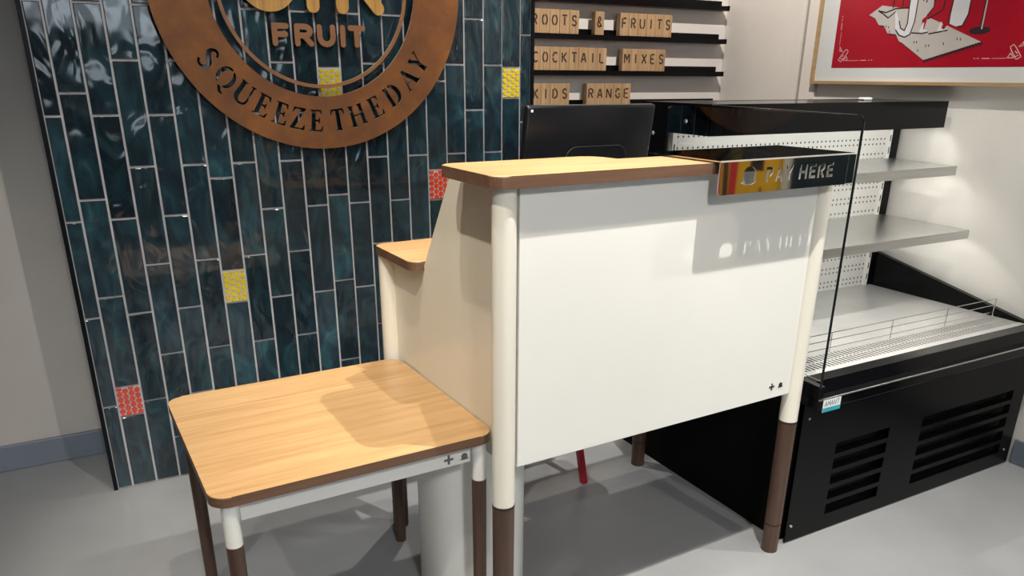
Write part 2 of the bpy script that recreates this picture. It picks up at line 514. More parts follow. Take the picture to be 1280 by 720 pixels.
def tile_mesh(wd, hh):
    key = (round(wd, 3), round(hh, 3))
    if key in tile_cache:
        return tile_cache[key]
    bm = bmesh.new()
    a, b = wd / 2, hh / 2
    box(bm, -a, a, 0.0, 0.011, -b, b)
    front = [e for e in bm.edges if all(v.co.y < 1e-6 for v in e.verts)]
    bmesh.ops.bevel(bm, geom=front, offset=0.0022, segments=2, profile=0.5, affect='EDGES')
    bmesh.ops.recalc_face_normals(bm, faces=bm.faces)
    me = bpy.data.meshes.new('tile')
    bm.to_mesh(me); bm.free()
    me.materials.append(M['tile'])
    tile_cache[key] = me
    return me
penny_cache = {}
def penny_mesh(wd, hh):
    bm = bmesh.new()
    box(bm, -wd / 2, wd / 2, 0.003, 0.010, -hh / 2, hh / 2, 1)
    pit = wd / 4.0
    rr = pit * 0.53
    row = pit * 1.13
    for c in range(4):
        x = -wd / 2 + pit * (c + 0.5)
        z = -hh / 2 - (0.0 if c % 2 else row * 0.5) + rr * 0.6
        while z < hh / 2 + rr * 0.3:
            pts = []
            for k in range(12):
                px = x + rr * math.cos(k * math.pi / 6); pz = z + rr * math.sin(k * math.pi / 6)
                pts.append((px, min(max(pz, -hh / 2), hh / 2)))
            if max(p[1] for p in pts) - min(p[1] for p in pts) > rr * 0.5:
                lo = [bm.verts.new((p[0], 0.004, p[1])) for p in pts]
                hi = [bm.verts.new((x + (p[0] - x) * 0.90, -0.0005, (p[1] - z) * 0.90 + z)) for p in pts]
                bm.faces.new(hi)
                for k in range(12):
                    bm.faces.new((lo[k], lo[(k + 1) % 12], hi[(k + 1) % 12], hi[k]))
            z += row
    return bm
for k in range(22):
    x0 = -0.0975 + 0.0825 * k
    x1 = x0 + 0.0825
    x0c, x1c = max(x0, TX0), min(x1, TX1)
    js = special.get(k, ODD if k in odd_cols else EVEN)
    prev = None
    for j in js:
        pen = None
        if isinstance(j, tuple):
            pen, j = j
        if prev is not None:
            z0, z1 = max(prev, 0.004), min(j, TTOP)
            if z1 - z0 > 0.02:
                wd, hh = x1c - x0c - G, z1 - z0 - G
                cx, cz = (x0c + x1c) / 2, (z0 + z1) / 2
                if pen:
                    o = obj('penny_mosaic', penny_mesh(wd + 0.002, hh), [M['penny_red'] if pen == 'r' else M['penny_yellow'], M['grout']], wall, kind='stuff')
                    o['label'] = 'orange red penny round mosaic' if pen == 'r' else 'yellow penny round mosaic'
                    o.location = (cx, TY - 0.001, cz)
                else:
                    o = bpy.data.objects.new('tile', tile_mesh(wd, hh))
                    link(o, wall)
                    o.location = (cx, TY - random.uniform(0, 0.0015), cz)
                    o.rotation_euler = (random.uniform(-0.006, 0.006), 0, random.uniform(-0.012, 0.012))
        prev = j

# ------------------------------------------------------------------ round sign on the tiles
SC = Vector((0.811, 0, 1.735))
SY = TY - 0.036                                  # front plane of the sign
def glyph(ch):
    """serif cut-out letter: outlines in a cell one unit high, centred on x"""
    T, t = 0.20, 0.075
    if ch == 'E':
        return [[(-.31, 0), (.30, 0), (.33, .24), (.27, .24), (.20, .07), (-.02, .07), (-.02, .47), (.10, .47), (.14, .38), (.19, .38), (.19, .64), (.14, .64), (.10, .55), (-.02, .55), (-.02, .93), (.17, .93), (.24, .78), (.30, .78), (.28, 1), (-.31, 1), (-.31, .95), (-.22, .93), (-.22, .07), (-.31, .05)]]
    if ch == 'T':
        return [[(-.15, 0), (.15, 0), (.15, .05), (.10, .07), (.10, .92), (.22, .92), (.30, .74), (.36, .74), (.34, 1), (-.34, 1), (-.36, .74), (-.30, .74), (-.22, .92), (-.10, .92), (-.10, .07), (-.15, .05)]]
    if ch == 'H':
        return [[(-.40, 0), (-.10, 0), (-.10, .05), (-.16, .07), (-.16, .47), (.16, .47), (.16, .07), (.10, .05), (.10, 0), (.40, 0), (.40, .05), (.34, .07), (.34, .93), (.40, .95), (.40, 1), (.10, 1), (.10, .95), (.16, .93), (.16, .55), (-.16, .55), (-.16, .93), (-.10, .95), (-.10, 1), (-.40, 1), (-.40, .95), (-.34, .93), (-.34, .07), (-.40, .05)]]
    if ch == 'Z':
        return [[(-.33, 0), (.31, 0), (.34, .26), (.28, .26), (.20, .08), (-.10, .08), (.32, .94), (.32, 1), (-.29, 1), (-.32, .76), (-.26, .76), (-.18, .92), (.08, .92), (-.33, .06)]]
    if ch == 'U':
        return [[(-.40, 1), (-.40, .95), (-.34, .93), (-.34, .30), (-.30, .13), (-.18, .02), (0, -.02), (.18, .02), (.29, .13), (.31, .30), (.31, .93), (.38, .95), (.38, 1), (.14, 1), (.14, .95), (.22, .93), (.22, .30), (.17, .14), (.05, .08), (-.07, .12), (-.13, .26), (-.13, .93), (-.07, .95), (-.07, 1)]]
    if ch == 'D':
        return [[(-.38, 0), (-.14, 0), (-.14, 1), (-.38, 1), (-.38, .95), (-.34, .93), (-.34, .07), (-.38, .05)],
                sweep(arc(-.05, .5, .33, .46, 88, -88, 14), [.08 + .14 * math.sin(math.pi * i / 14) for i in range(15)])]
    if ch == 'A':
        return [[(.12, 0), (.44, 0), (.44, .05), (.38, .07), (.08, 1), (-.06, 1), (-.09, .86), (.17, .07), (.12, .05)],
                [(-.42, 0), (-.18, 0), (-.18, .05), (-.25, .07), (-.20, .28), (.03, .28), (.01, .35), (-.18, .35), (-.09, .68), (-.13, .74), (-.33, .07), (-.42, .05)]]
    if ch == 'Y':
        return [[(-.14, 0), (.14, 0), (.14, .05), (.09, .07), (.09, .46), (.33, .93), (.40, .95), (.40, 1), (.15, 1), (.15, .95), (.24, .93), (.07, .58), (-.12, .93), (-.06, .95), (-.06, 1), (-.41, 1), (-.41, .95), (-.34, .93), (-.11, .46), (-.11, .07), (-.14, .05)]]
    if ch == 'S':
        pts = arc(.0, .74, .20, .22, 20, 200, 9) + [(-.10, .57), (.06, .46)] + arc(.0, .25, .22, .23, 40, -160, 9)
        n = len(pts)
        return [sweep(pts, [.11 + .12 * math.exp(-((i - n / 2 + .5) / 4.0) ** 2) for i in range(n)])]
    if ch == 'Q':
        return [sweep(arc(0, .52, .33, .44, 82, 240, 14), [.07 + .12 * math.sin(math.pi * i / 14) for i in range(15)]),
                sweep(arc(0, .52, .33, .44, 68, -68, 14), [.07 + .12 * math.sin(math.pi * i / 14) for i in range(15)]),
                sweep([(-.03, .04), (.05, -.02), (.16, -.14), (.30, -.16)], [.08, .13, .12, .06])]
    return []
ring_letters = (('S', -147.6), ('Q', -137.6), ('U', -128.1), ('E', -119.2), ('E', -110.6), ('Z', -102.4), ('E', -94.2), ('T', -83.6), ('H', -74.0), ('E', -64.2), ('D', -53.3), ('A', -42.6), ('Y', -33.5))
CAP = 0.074
loops = [arc(0, 0, 0.536, 0.536, 0, 360, 160)[:-1], arc(0, 0, 0.358, 0.358, 0, 360, 128)[:-1]]
for ch, a in ring_letters:
    th = R(a + 90)
    for lp in glyph(ch):
        out = []
        for (gx, gy) in lp:
            px, py = gx * CAP * 1.02, (gy - 0.5) * CAP
            rr = 0.4405 - py                     # the letters stand with their feet outwards
            ang = R(a) + px / 0.4405
            out.append((rr * math.cos(ang), rr * math.sin(ang)))
        loops.append(out)
sign = thing('round_sign', 'large round rusted steel ring sign with cut-out words on the teal tiles', 'sign', (SC.x, TY, SC.z))
obj('ring_plate', plate_mesh('ring_plate', loops, 0.006), [M['rust'], M['rust_lit_edge']], sign, loc=(0, SY - TY, 0))
obj('inner_ring', plate_mesh('inner_ring', [arc(0, 0, 0.330, 0.330, 0, 360, 128)[:-1], arc(0, 0, 0.318, 0.318, 0, 360, 128)[:-1]], 0.006), [M['letter_rust'], M['rust_lit_edge']], sign, loc=(0, SY - TY, 0))
for a in (20, 160, 215, 325, 270, 90):
    bm = bmesh.new()
    cyl(bm, (0, 0), 0.006, 0.006, 0.0, 0.034, 12)
    bmesh.ops.rotate(bm, verts=bm.verts, cent=(0, 0, 0), matrix=Matrix.Rotation(R(90), 3, 'X'))
    rr = 0.50 if a in (20, 160) else 0.375
    obj('standoff', bm, M['standoff'], sign, loc=(rr * math.cos(R(a)), 0.0, rr * math.sin(R(a))))
    bm = bmesh.new()
    cyl(bm, (0, 0), 0.004, 0.004, 0.0, 0.034, 10)
    bmesh.ops.rotate(bm, verts=bm.verts, cent=(0, 0, 0), matrix=Matrix.Rotation(R(90), 3, 'X'))
    obj('standoff', bm, M['standoff'], sign, loc=(0.324 * math.cos(R(a)), 0.0, 0.324 * math.sin(R(a))))
def word_letter(ch, w, h):
    if ch == 'F': return [[(0, 0), (0, h), (w, h)], [(0, h * .52), (w * .9, h * .52)]]
    if ch == 'R': return [[(0, 0), (0, h)], [(0, h), (w * .55, h)] + arc(w * .55, h * .74, w * .42, h * .26, 80, -90, 8) + [(0, h * .48)], [(w * .5, h * .46), (w, 0)]]
    if ch == 'U': return [[(0, h), (0, w / 2 + .002)] + arc(w / 2, w / 2, w / 2, w / 2, 180, 360, 12) + [(w, w / 2 + .002), (w, h)]]
    if ch == 'I': return [[(0, 0), (0, h)]]
    if ch == 'T': return [[(0, h), (w, h)], [(w / 2, h), (w / 2, 0)]]
    if ch == 'O': return [arc(w / 2, h / 2, w / 2, h / 2, 0, 180, 24), arc(w / 2, h / 2, w / 2, h / 2, 180, 360, 24)]
    return []
def raised_letter(ch, x, z, w, h, sw, m, name):
    me_bm = bmesh.new()
    for i, st in enumerate(word_letter(ch, w, h)):
        prism(me_bm, capsule(st, sw, 8), 1, -0.004 + 0.0003 * i, 0.004 + 0.0003 * i)
    me_bm.normal_update(); bmesh.ops.triangulate(me_bm, faces=[f for f in me_bm.faces if len(f.verts) > 4])
    o = obj(name, me_bm, m, sign, loc=(x - SC.x, SY - TY, z - SC.z))
    pb = bmesh.new()
    cyl(pb, (0, 0), 0.004, 0.004, 0.0, 0.032, 10)
    bmesh.ops.rotate(pb, verts=pb.verts, cent=(0, 0, 0), matrix=Matrix.Rotation(R(90), 3, 'X'))
    px = w / 2 if ch in 'TU' else (w * .98 if ch == 'O' else 0.0)
    pz = 0.0 if ch == 'U' else h * 0.5
    obj('pin', pb, M['standoff'], o, loc=(px, 0.036, pz))
    return o
SW = 0.0185
for ch, x, w in (('F', 0.661, 0.040), ('R', 0.737, 0.047), ('U', 0.815, 0.047), ('I', 0.897, 0.0), ('T', 0.926, 0.043)):
    raised_letter(ch, x, 1.549, w, 0.054, SW, M['letter_rust'], 'small_letter')
raised_letter('O', 0.575, 1.668, 0.155, 0.165, 0.046, M['rust_wood'], 'large_letter')
raised_letter('T', 0.745, 1.669, 0.11, 0.165, 0.044, M['rust_wood'], 'large_letter')
raised_letter('R', 0.903, 1.669, 0.13, 0.165, 0.044, M['rust_wood'], 'large_letter')

# ------------------------------------------------------------------ pay counter
counter = thing('pay_counter', 'tall cream pay counter with wooden tops on four round posts beside the low table', 'counter', RP, CA)
XL = -1.010                                      # x of the left posts
YB = 0.745                                       # y of the back posts
ZT = 1.233                                       # underside of the top
def post(x, y, top):
    bm = bmesh.new()
    cyl(bm, (0, 0), 0.0275, 0.0275, 0.468, top, 36)
    p = obj('post', bm, M['cream'], counter, loc=(x, y, 0), smooth=True)
    bm = bmesh.new()
    cyl(bm, (0, 0), 0.026, 0.0275, 0.104, 0.463, 32)
    obj('wooden_leg', bm, M['walnut'], p, smooth=True, label='dark walnut lower leg')
    bm = bmesh.new()
    cyl(bm, (0, 0), 0.0255, 0.026, 0.0, 0.100, 32)
    obj('leg_foot', bm, M['walnut'], p, smooth=True, label='dark walnut foot')
    bm = bmesh.new()
    cyl(bm, (0, 0), 0.023, 0.023, 0.0995, 0.1045, 24)
    obj('joint_ring', bm, M['dark_ring'], p, smooth=True)
    bm = bmesh.new()
    cyl(bm, (0, 0), 0.0283, 0.0283, 0.4625, 0.4685, 32)
    obj('joint_ring', bm, M['dark_ring'], p, smooth=True)
post(XL, 0.0, ZT)
post(0.0, 0.0, ZT)
post(-0.990, YB, 0.947)
post(0.007, 0.690, 0.947)
obj('front_panel', bbox(-0.978, -0.0285, -0.012, 0.004, 0.565, 1.2325, 0.0015), M['cream_white'], counter)
def hat_outline(s):
    return [(-.62 * s, 0), (-.2 * s, -.06 * s), (.2 * s, -.06 * s), (.62 * s, 0.02 * s), (.60 * s, .09 * s), (.40 * s, .06 * s), (.42 * s, .55 * s), (.25 * s, .78 * s), (0, .84 * s), (-.25 * s, .78 * s), (-.42 * s, .55 * s), (-.40 * s, .06 * s), (-.60 * s, .08 * s)]
def plus_outline(s):
    a, b = s / 2, s * 0.12
    return [(-b, -a), (b, -a), (b, -b), (a, -b), (a, b), (b, b), (b, a), (-b, a), (-b, b), (-a, b), (-a, -b), (-b, -b)]
def emblem(parent, x, y, z, s, m):
    bm = bmesh.new()
    prism(bm, [(x + p[0], z + p[1]) for p in plus_outline(s)], 1, y - 0.0012, y + 0.0004)
    prism(bm, [(x + s * 1.75 + p[0], z - s * .35 + p[1]) for p in hat_outline(s * 0.82)], 1, y - 0.0012, y + 0.0004)
    bm.normal_update(); bmesh.ops.triangulate(bm, faces=[f for f in bm.faces if len(f.verts) > 4])
    return obj('emblem', bm, m, parent, label='small plus sign and hat emblem')
emblem(counter, -0.109, -0.012, 0.602, 0.021, M['emblem_black'])
XS = -0.976
def curve_profile():
    # slanted rear edge of the upper side panel
    return [(0.024, 0.545), (0.555, 0.545), (0.553, 0.69), (0.532, 0.83), (0.497, 0.95), (0.310, ZT), (0.024, ZT)]
for nm, xa, xb in (('side_panel', XS - 0.006, XS + 0.006), ('side_panel', -0.032, -0.020)):
    bm = bmesh.new()
    prism(bm, curve_profile(), 0, xa, xb)
    obj(nm, bm, M['cream'], counter)
obj('lower_side_panel', bbox(XS - 0.004, XS + 0.004, 0.45, YB - 0.008, 0.545, 0.947), M['cream'], counter)
obj('lower_side_panel', bbox(-0.030, -0.022, 0.45, YB - 0.008, 0.545, 0.947), M['cream'], counter)
obj('bottom_shelf', bbox(XS + 0.008, -0.034, 0.006, 0.50, 0.572, 0.588), M['cream_white'], counter)
top = [(-1.055, 0.225)] + []
outline = rounded(-1.056, 0.034, -0.046, 0.140, [0.035, 0.035, 0.0, 0.0])
outline = outline[:-1] + [(-0.605, 0.140)] + arc(-0.655, 0.190, 0.045, 0.045, 0, 90, 5) + arc(-1.021, 0.200, 0.035, 0.035, 90, 180, 5)
wood_top('counter_top', outline, ZT, 1.259, counter)
wood_top('ledge_top', rounded(-1.022, 0.040, 0.490, 0.776, [0.035, 0.035, 0.03, 0.03]), 0.947, 0.972, counter)

# mirrored hood reading PAY HERE, set on the right end of the counter
hood = thing('pay_sign', 'mirrored metal PAY HERE sign folded over the right end of the pay counter', 'sign', WL(0, 0, 1.2592), CA)
def sans(ch, w, h, t):
    k = t / 2
    if ch == 'P': return [sweep([(k, 0), (k, h - k), (w * .6, h - k), (w - k, h * .86), (w - k, h * .62), (w * .6, h * .46), (t * 1.5, h * .46)], t)]
    if ch == 'R': return [sweep([(k, 0), (k, h - k), (w * .6, h - k), (w - k, h * .86), (w - k, h * .66), (w * .6, h * .5), (t * 1.5, h * .5)], t), sweep([(w * .55, h * .36), (w - k * .8, 0)], t)]
    if ch == 'A': return [sweep([(k, 0), (w / 2, h - k), (w - k, 0)], t), [(w * .34, h * .22), (w * .62, h * .22), (w * .60, h * .36), (w * .38, h * .36)]]
    if ch == 'Y': return [[(w / 2 - k, 0), (w / 2 + k, 0), (w / 2 + k, h * .44), (w, h), (w - t * 1.15, h), (w / 2, h * .6), (t * 1.15, h), (0, h), (w / 2 - k, h * .44)]]
    if ch == 'H': return [[(0, 0), (t, 0), (t, h / 2 - k), (w - t, h / 2 - k), (w - t, 0), (w, 0), (w, h), (w - t, h), (w - t, h / 2 + k), (t, h / 2 + k), (t, h), (0, h)]]
    if ch == 'E': return [[(0, 0), (w, 0), (w, t), (t, t), (t, h / 2 - k), (w * .9, h / 2 - k), (w * .9, h / 2 + k), (t, h / 2 + k), (t, h - t), (w, h - t), (w, h), (0, h)]]
    return []
HX0, HX1 = -0.462, 0.030
HZ0, HZ1 = -0.074, 0.006
face = [rounded(HX0, HX1 - 0.030, HZ0, HZ1, [0.012, 0.0, 0.0, 0.0])]
x = -0.304
for ch, w in (('P', .024), ('A', .028), ('Y', .028), (' ', .0), ('H', .029), ('E', .024), ('R', .026), ('E', .024)):
    if ch == ' ':
        x += 0.014; continue
    for lp in sans(ch, w, 0.036, 0.0068):
        face.append([(x + p[0], p[1] - 0.051) for p in lp])
    x += w + 0.0085
hb = []
for lp in [[(-.62, .0), (-.25, -.10), (.25, -.10), (.62, .06), (.60, .14), (.47, .12), (.52, .55), (.44, .80), (.24, .95), (0, 1.0), (-.24, .94), (-.42, .78), (-.50, .52), (-.46, .08), (-.60, .10)]]:
    hb.append([(-0.362 + p[0] * .042, -0.050 + p[1] * .040) for p in lp])
face += hb
obj('face_plate', plate_mesh('face_plate', face, 0.003), [M['mirror'], M['cut_edge']], hood, loc=(0, -0.068, 0))
obj('end_plate', bbox(HX1 - 0.0285, HX1, -0.0695, -0.0665, HZ0 + 0.002, HZ1), M['mirror'], hood)
obj('top_plate', bbox(HX0, HX1, -0.0695, 0.200, 0.0032, 0.0062), M['mirror'], hood)
obj('edge_strip', bbox(HX0, HX1, -0.0708, -0.0692, 0.0028, 0.0066), M['cut_edge'], hood)
obj('spacer', bbox(HX0 + 0.02, HX1 - 0.02, -0.044, 0.12, 0.0, 0.0032), M['black_matte'], hood)

# black point of sale display on the ledge behind the counter top
mon = thing('pos_monitor', 'black touch monitor seen from behind on the ledge of the pay counter', 'monitor', WL(-0.475, 0.60, 0.972), CA)
tilt = R(-9.0)
body = obj('monitor_shell', bbox(-0.222, 0.222, -0.012, 0.014, 0.0, 0.315, 0.008, 3), M['monitor'], mon, loc=(0, -0.125, 0.092), smooth=True)
body.rotation_euler = (R(8.0), 0, 0)
bm = bmesh.new()
prism(bm, rounded(-0.085, 0.130, 0.02, 0.203, [0, 0, 0.035, 0.035]), 1, -0.0155, -0.010)
obj('hinge_cover', bm, M['monitor'], body)
bm = bmesh.new()
tube(bm, [(p[0], -0.0155, p[1]) for p in rounded(-0.085, 0.130, 0.02, 0.203, [0, 0, 0.035, 0.035])], 0.0009, 6, True)
obj('hinge_rim', bm, M['standoff'], body)
bm = bmesh.new()
cyl(bm, (-0.208, -0.0128), 0.003, 0.003, 0.300, 0.306, 10)
obj('status_light', bm, M['sticker_white'], body, label='tiny white dot in the corner')
bm = bmesh.new()
prism(bm, rounded(-0.11, 0.11, -0.085, 0.085, 0.03), 2, 0.0, 0.012)
obj('stand_base', bm, M['monitor'], mon)
bm = bmesh.new()
prism(bm, [(-0.02, 0.01), (0.02, 0.01), (-0.085, 0.19), (-0.104, 0.19)], 0, -0.045, 0.045)
obj('stand_neck', bm, M['monitor'], mon)

# ------------------------------------------------------------------ low wooden table
table = thing('side_table', 'low oak topped side table on brown and white legs against the pay counter', 'table', WL(-1.324, 0.400), CA)
TW, TD = 0.340, 0.317                            # half width, half depth
TZ = 0.620
wood_top('table_top', rounded(-TW, TW, -TD, TD, 0.042, 8), TZ - 0.024, TZ, table, 0.004)
bm = bmesh.new()
box(bm, -0.278, 0.286, -0.279, -0.271, TZ - 0.083, TZ - 0.024)
box(bm, -0.278, 0.286, 0.255, 0.263, TZ - 0.083, TZ - 0.024)
box(bm, -0.278, 0.286, -0.271, 0.255, TZ - 0.032, TZ - 0.024)
obj('plank_joint', bbox(-TW + 0.004, TW - 0.004, 0.1790, 0.1799, TZ - 0.002, TZ + 0.00015), M['oak_edge'], table)
apron = obj('apron', bm, M['cream_white'], table)
emblem(apron, 0.226, -0.279, TZ - 0.064, 0.025, M['emblem_grey'])
for (lx, ly) in ((-0.301, -0.290), (0.306, -0.288), (-0.298, 0.283), (0.296, 0.255)):
    bm = bmesh.new()
    cyl(bm, (0, 0), 0.0185, 0.0185, 0.488, TZ - 0.024, 28)
    g = obj('leg', bm, M['cream_white'], table, loc=(lx, ly, 0), smooth=True)
    bm = bmesh.new()
    cyl(bm, (0, 0), 0.0165, 0.0188, 0.0, 0.4885, 28)
    obj('wooden_leg', bm, M['walnut'], g, smooth=True, label='dark walnut lower leg')

# white oval pedestal under the counter, behind the front left post
bm = bmesh.new()
def oval(rx, ry, n=48, e=2.6):
    out = []
    for i in range(n):
        a = 2 * math.pi * i / n
        c, s_ = math.cos(a), math.sin(a)
        out.append((rx * math.copysign(abs(c) ** (2 / e), c), ry * math.copysign(abs(s_) ** (2 / e), s_)))
    return out
ped = thing('waste_bin', 'white oval waste bin standing under the pay counter behind its front left post', 'bin', WL(-0.922, 0.345), CA)
prism(bm, oval(0.150, 0.135), 2, 0.0, 0.500)
obj('bin_body', bm, M['cream_white'], ped, smooth=True)
bm = bmesh.new()
prism(bm, oval(0.153, 0.138), 2, 0.500, 0.528)
obj('bin_lid', bm, M['cream_white'], ped, smooth=True)

# red stool behind the counter: only one leg shows under the panel
stool = thing('stool', 'red metal stool behind the pay counter with one splayed leg showing', 'stool', WL(-0.42, 0.80), CA)
bm = bmesh.new()
prism(bm, rounded(-0.16, 0.16, -0.15, 0.15, 0.06), 2, 0.455, 0.485)
obj('seat', bm, M['black_satin'], stool)
for (sx, sy) in ((1, -1), (-1, -1), (1, 1), (-1, 1)):
    bm = bmesh.new()
    a = Vector((sx * 0.095, sy * 0.09, 0.455)); b = Vector((sx * 0.148, sy * 0.132, 0.0))
    fx, fy = 0.011, 0.011
    q = []
    for c in (b, a):
        q.append([bm.verts.new((c.x + dx * fx, c.y + dy * fy, c.z)) for dx, dy in ((-1, -1), (1, -1), (1, 1), (-1, 1))])
    bm.faces.new(q[0]); bm.faces.new(q[1])
    for i in range(4):
        bm.faces.new((q[0][i], q[0][(i + 1) % 4], q[1][(i + 1) % 4], q[1][i]))
    obj('leg', bm, M['red_paint'], stool)

# ------------------------------------------------------------------ open display fridge
FX0, FX1 = 1.858, 3.108
fr = thing('display_fridge', 'black open front display fridge with steel shelves against the right wall', 'fridge', (FX0, 1.495, 0))
def F(name, bm, m, parent=None, **kw):
    """fridge part given in room coordinates"""
    bmesh.ops.translate(bm, verts=bm.verts, vec=(-FX0, -1.495, 0))
    return obj(name, bm, m, parent or fr, **kw)
F('base', bbox(FX0, FX1, 1.522, 2.40, 0.0, 0.565), M['black_matte'])
def front_panel():
    # sheet with two louvred openings
    lv = [(2.036, 2.303), (2.482, 3.030)]
    loops = [[(FX0, 0.004), (FX1, 0.004), (FX1, 0.505), (FX0, 0.505)]]
    for a, b in lv:
        for k in range(5):
            z = 0.062 + k * 0.0575
            loops.append([(a, z), (b, z), (b, z + 0.040), (a, z + 0.040)])
    me = plate_mesh('front_panel', [[(p[0] - FX0, p[1]) for p in l] for l in loops], 0.003)
    fp = obj('front_panel', me, [M['black_satin'], M['black_satin']], fr, loc=(0, 0.0015, 0))
    for a, b in lv:
        for k in range(5):
            z = 0.062 + k * 0.0575
            bm = bmesh.new()
            n = 8
            rows = []
            for i in range(n + 1):              # curved blade bulging inwards
                t = i / n
                xx = a + (b - a) * t
                rows.append([bm.verts.new((xx - FX0, 0.004, z + 0.040)), bm.verts.new((xx - FX0, 0.018, z + 0.030)), bm.verts.new((xx - FX0, 0.0245, z - 0.004))])
            for i in range(n):
                for j in range(2):
                    bm.faces.new((rows[i][j], rows[i + 1][j], rows[i + 1][j + 1], rows[i][j + 1]))
            obj('louvre_blade', bm, M['black_satin'], fp)
    for (sx, sz) in ((1.884, 0.452), (1.878, 0.062), (3.068, 0.066), (3.068, 0.452)):
        bm = bmesh.new()
        cyl(bm, (0, 0), 0.0052, 0.0045, 0.0, 0.003, 12)
        bmesh.ops.rotate(bm, verts=bm.verts, cent=(0, 0, 0), matrix=Matrix.Rotation(R(90), 3, 'X'))
        obj('screw', bm, M['chrome'], fp, loc=(sx - FX0, -0.0015, sz))
front_panel()
lip = F('front_lip', bbox(FX0 - 0.004, FX1, 1.445, 1.522, 0.503, 0.538, 0.003), M['black_gloss'])
F('lip_edge', bbox(FX0 - 0.004, FX1, 1.4435, 1.447, 0.5355, 0.5395), M['steel'], lip, label='thin bright metal edge')
bm = bmesh.new()
prism(bm, [(1.478, 0.538), (1.522, 0.538), (1.560, 0.565), (1.560, 0.573), (1.541, 0.576), (1.495, 0.576)], 0, FX0, FX1)
F('bumper', bm, M['black_gloss'])
st = F('sticker', bbox(1.874, 1.952, 1.4438, 1.4450, 0.494, 0.536), M['sticker_white'], lip)
F('sticker_band', bbox(1.874, 1.952, 1.4432, 1.4438, 0.494, 0.508), M['sticker_teal'], lip)
bm = bmesh.new()
def thin_text(bm, strokes, x, z, w, h, y0, y1, t):
    for s_ in strokes:
        prism(bm, sweep([(x + p[0] * w, z + p[1] * h) for p in s_], t), 1, y0, y1)
STK = {'A': [[(0, 0), (.5, 1), (1, 0)], [(.2, .35), (.8, .35)]],
       'M': [[(0, 0), (0, 1), (.5, .35), (1, 1), (1, 0)]],
       'N': [[(0, 0), (0, 1), (1, 0), (1, 1)]],
       'T': [[(0, 1), (1, 1)], [(.5, 1), (.5, 0)]],
       'V': [[(0, 1), (.5, 0), (1, 1)]],
       'I': [[(.5, 0), (.5, 1)]]}
xx = 1.881
for ch in 'AMANT':
    thin_text(bm, STK[ch], xx, 0.5135, 0.0095, 0.016, 1.4432, 1.4438, 0.0018)
    xx += 0.0135
F('sticker_lettering', bm, M['emblem_grey'], lip)
# well
F('tray', bbox(FX0 + 0.018, FX1 - 0.024, 1.560, 2.250, 0.566, 0.574), M['steel_tray'])
F('tray_front_strip', bbox(FX0 + 0.016, FX1 - 0.024, 1.541, 1.566, 0.5745, 0.577), M['steel_tray'])
F('grille_well', bbox(FX0 + 0.02, FX1 - 0.03, 1.563, 1.664, 0.5742, 0.5748), M['black_matte'])
bm = bmesh.new()
n = 66
for row, (ya, yb) in enumerate(((1.566, 1.612), (1.615, 1.661))):
    for i in range(n + 1):
        xx = FX0 + 0.026 + i * (FX1 - FX0 - 0.062) / n
        box(bm, xx - 0.0040, xx + 0.0040, ya, yb, 0.5745, 0.5775)
for y in (1.5635, 1.6130, 1.6635):
    box(bm, FX0 + 0.02, FX1 - 0.03, y - 0.0022, y + 0.0022, 0.5745, 0.5776)
F('grille', bm, M['steel_tray'], kind='stuff')
# low rail of chromed wire
bm = bmesh.new()
for z in (0.646, 0.620, 0.592):
    tube(bm, [(FX0 + 0.03, 1.668, z), (FX1 - 0.026, 1.668, z)], 0.0016, 8)
rail = F('wire_rail', bm, M['chrome'])
for x in (1.905, 2.150, 2.465, 2.778, FX1 - 0.027):
    bm = bmesh.new()
    tube(bm, [(x, 1.668, 0.574), (x, 1.668, 0.647)], 0.0022, 8)
    F('rail_post', bm, M['chrome'], rail)
# back, uprights, rear body
F('rear_body', bbox(FX0, FX1, 2.262, 2.40, 0.565, 1.367), M['black_satin'])
F('back_panel', bbox(FX0 + 0.012, FX1 - 0.045, 2.250, 2.262, 0.574, 1.268), M['perforated'])
for x0 in (FX0 + 0.014, FX1 - 0.063):
    up = F('upright', bbox(x0, x0 + 0.018, 2.238, 2.2505, 0.574, 1.266), M['cream_white'])
    for k in range(13):
        z = 0.60 + k * 0.05
        F('slot', bbox(x0 + 0.0065, x0 + 0.0115, 2.2372, 2.2385, z, z + 0.026), M['black_matte'], up)
F('corner_post', bbox(FX1 - 0.045, FX1, 2.236, 2.264, 0.574, 1.268), M['black_satin'])
bm = bmesh.new()
prism(bm, [(2.036, 1.266), (2.052, 1.266), (2.052, 1.345), (2.262, 1.345), (2.262, 1.367), (2.036, 1.367)], 0, FX0, FX1 - 0.012)
can = F('canopy', bm, M['black_gloss'])
for x in (FX0, FX1 - 0.020):
    F('canopy_cheek', bbox(x + 0.0002, x + 0.008, 2.0365, 2.262, 1.2662, 1.3665), M['black_satin'], can)
for (sy, sz) in ((2.335, 1.259), (2.152, 1.309)):
    bm = bmesh.new()
    cyl(bm, (0, 0), 0.0085, 0.006, 0.0, 0.006, 16)
    bmesh.ops.rotate(bm, verts=bm.verts, cent=(0, 0, 0), matrix=Matrix.Rotation(R(-90), 3, 'Y'))
    bmesh.ops.translate(bm, verts=bm.verts, vec=(FX0 - (0.0072 if sy < 2.25 else 0.0), sy, sz))
    F('screw', bm, M['chrome'], can, smooth=True)
F('light_tube', bbox(FX0 + 0.05, FX1 - 0.05, 2.060, 2.078, 1.282, 1.298, 0.003), M['led'], can)
F('top_cap', bbox(2.80, 2.85, 2.20, 2.23, 1.367, 1.378, 0.004), M['sticker_white'], can, label='small white cap')
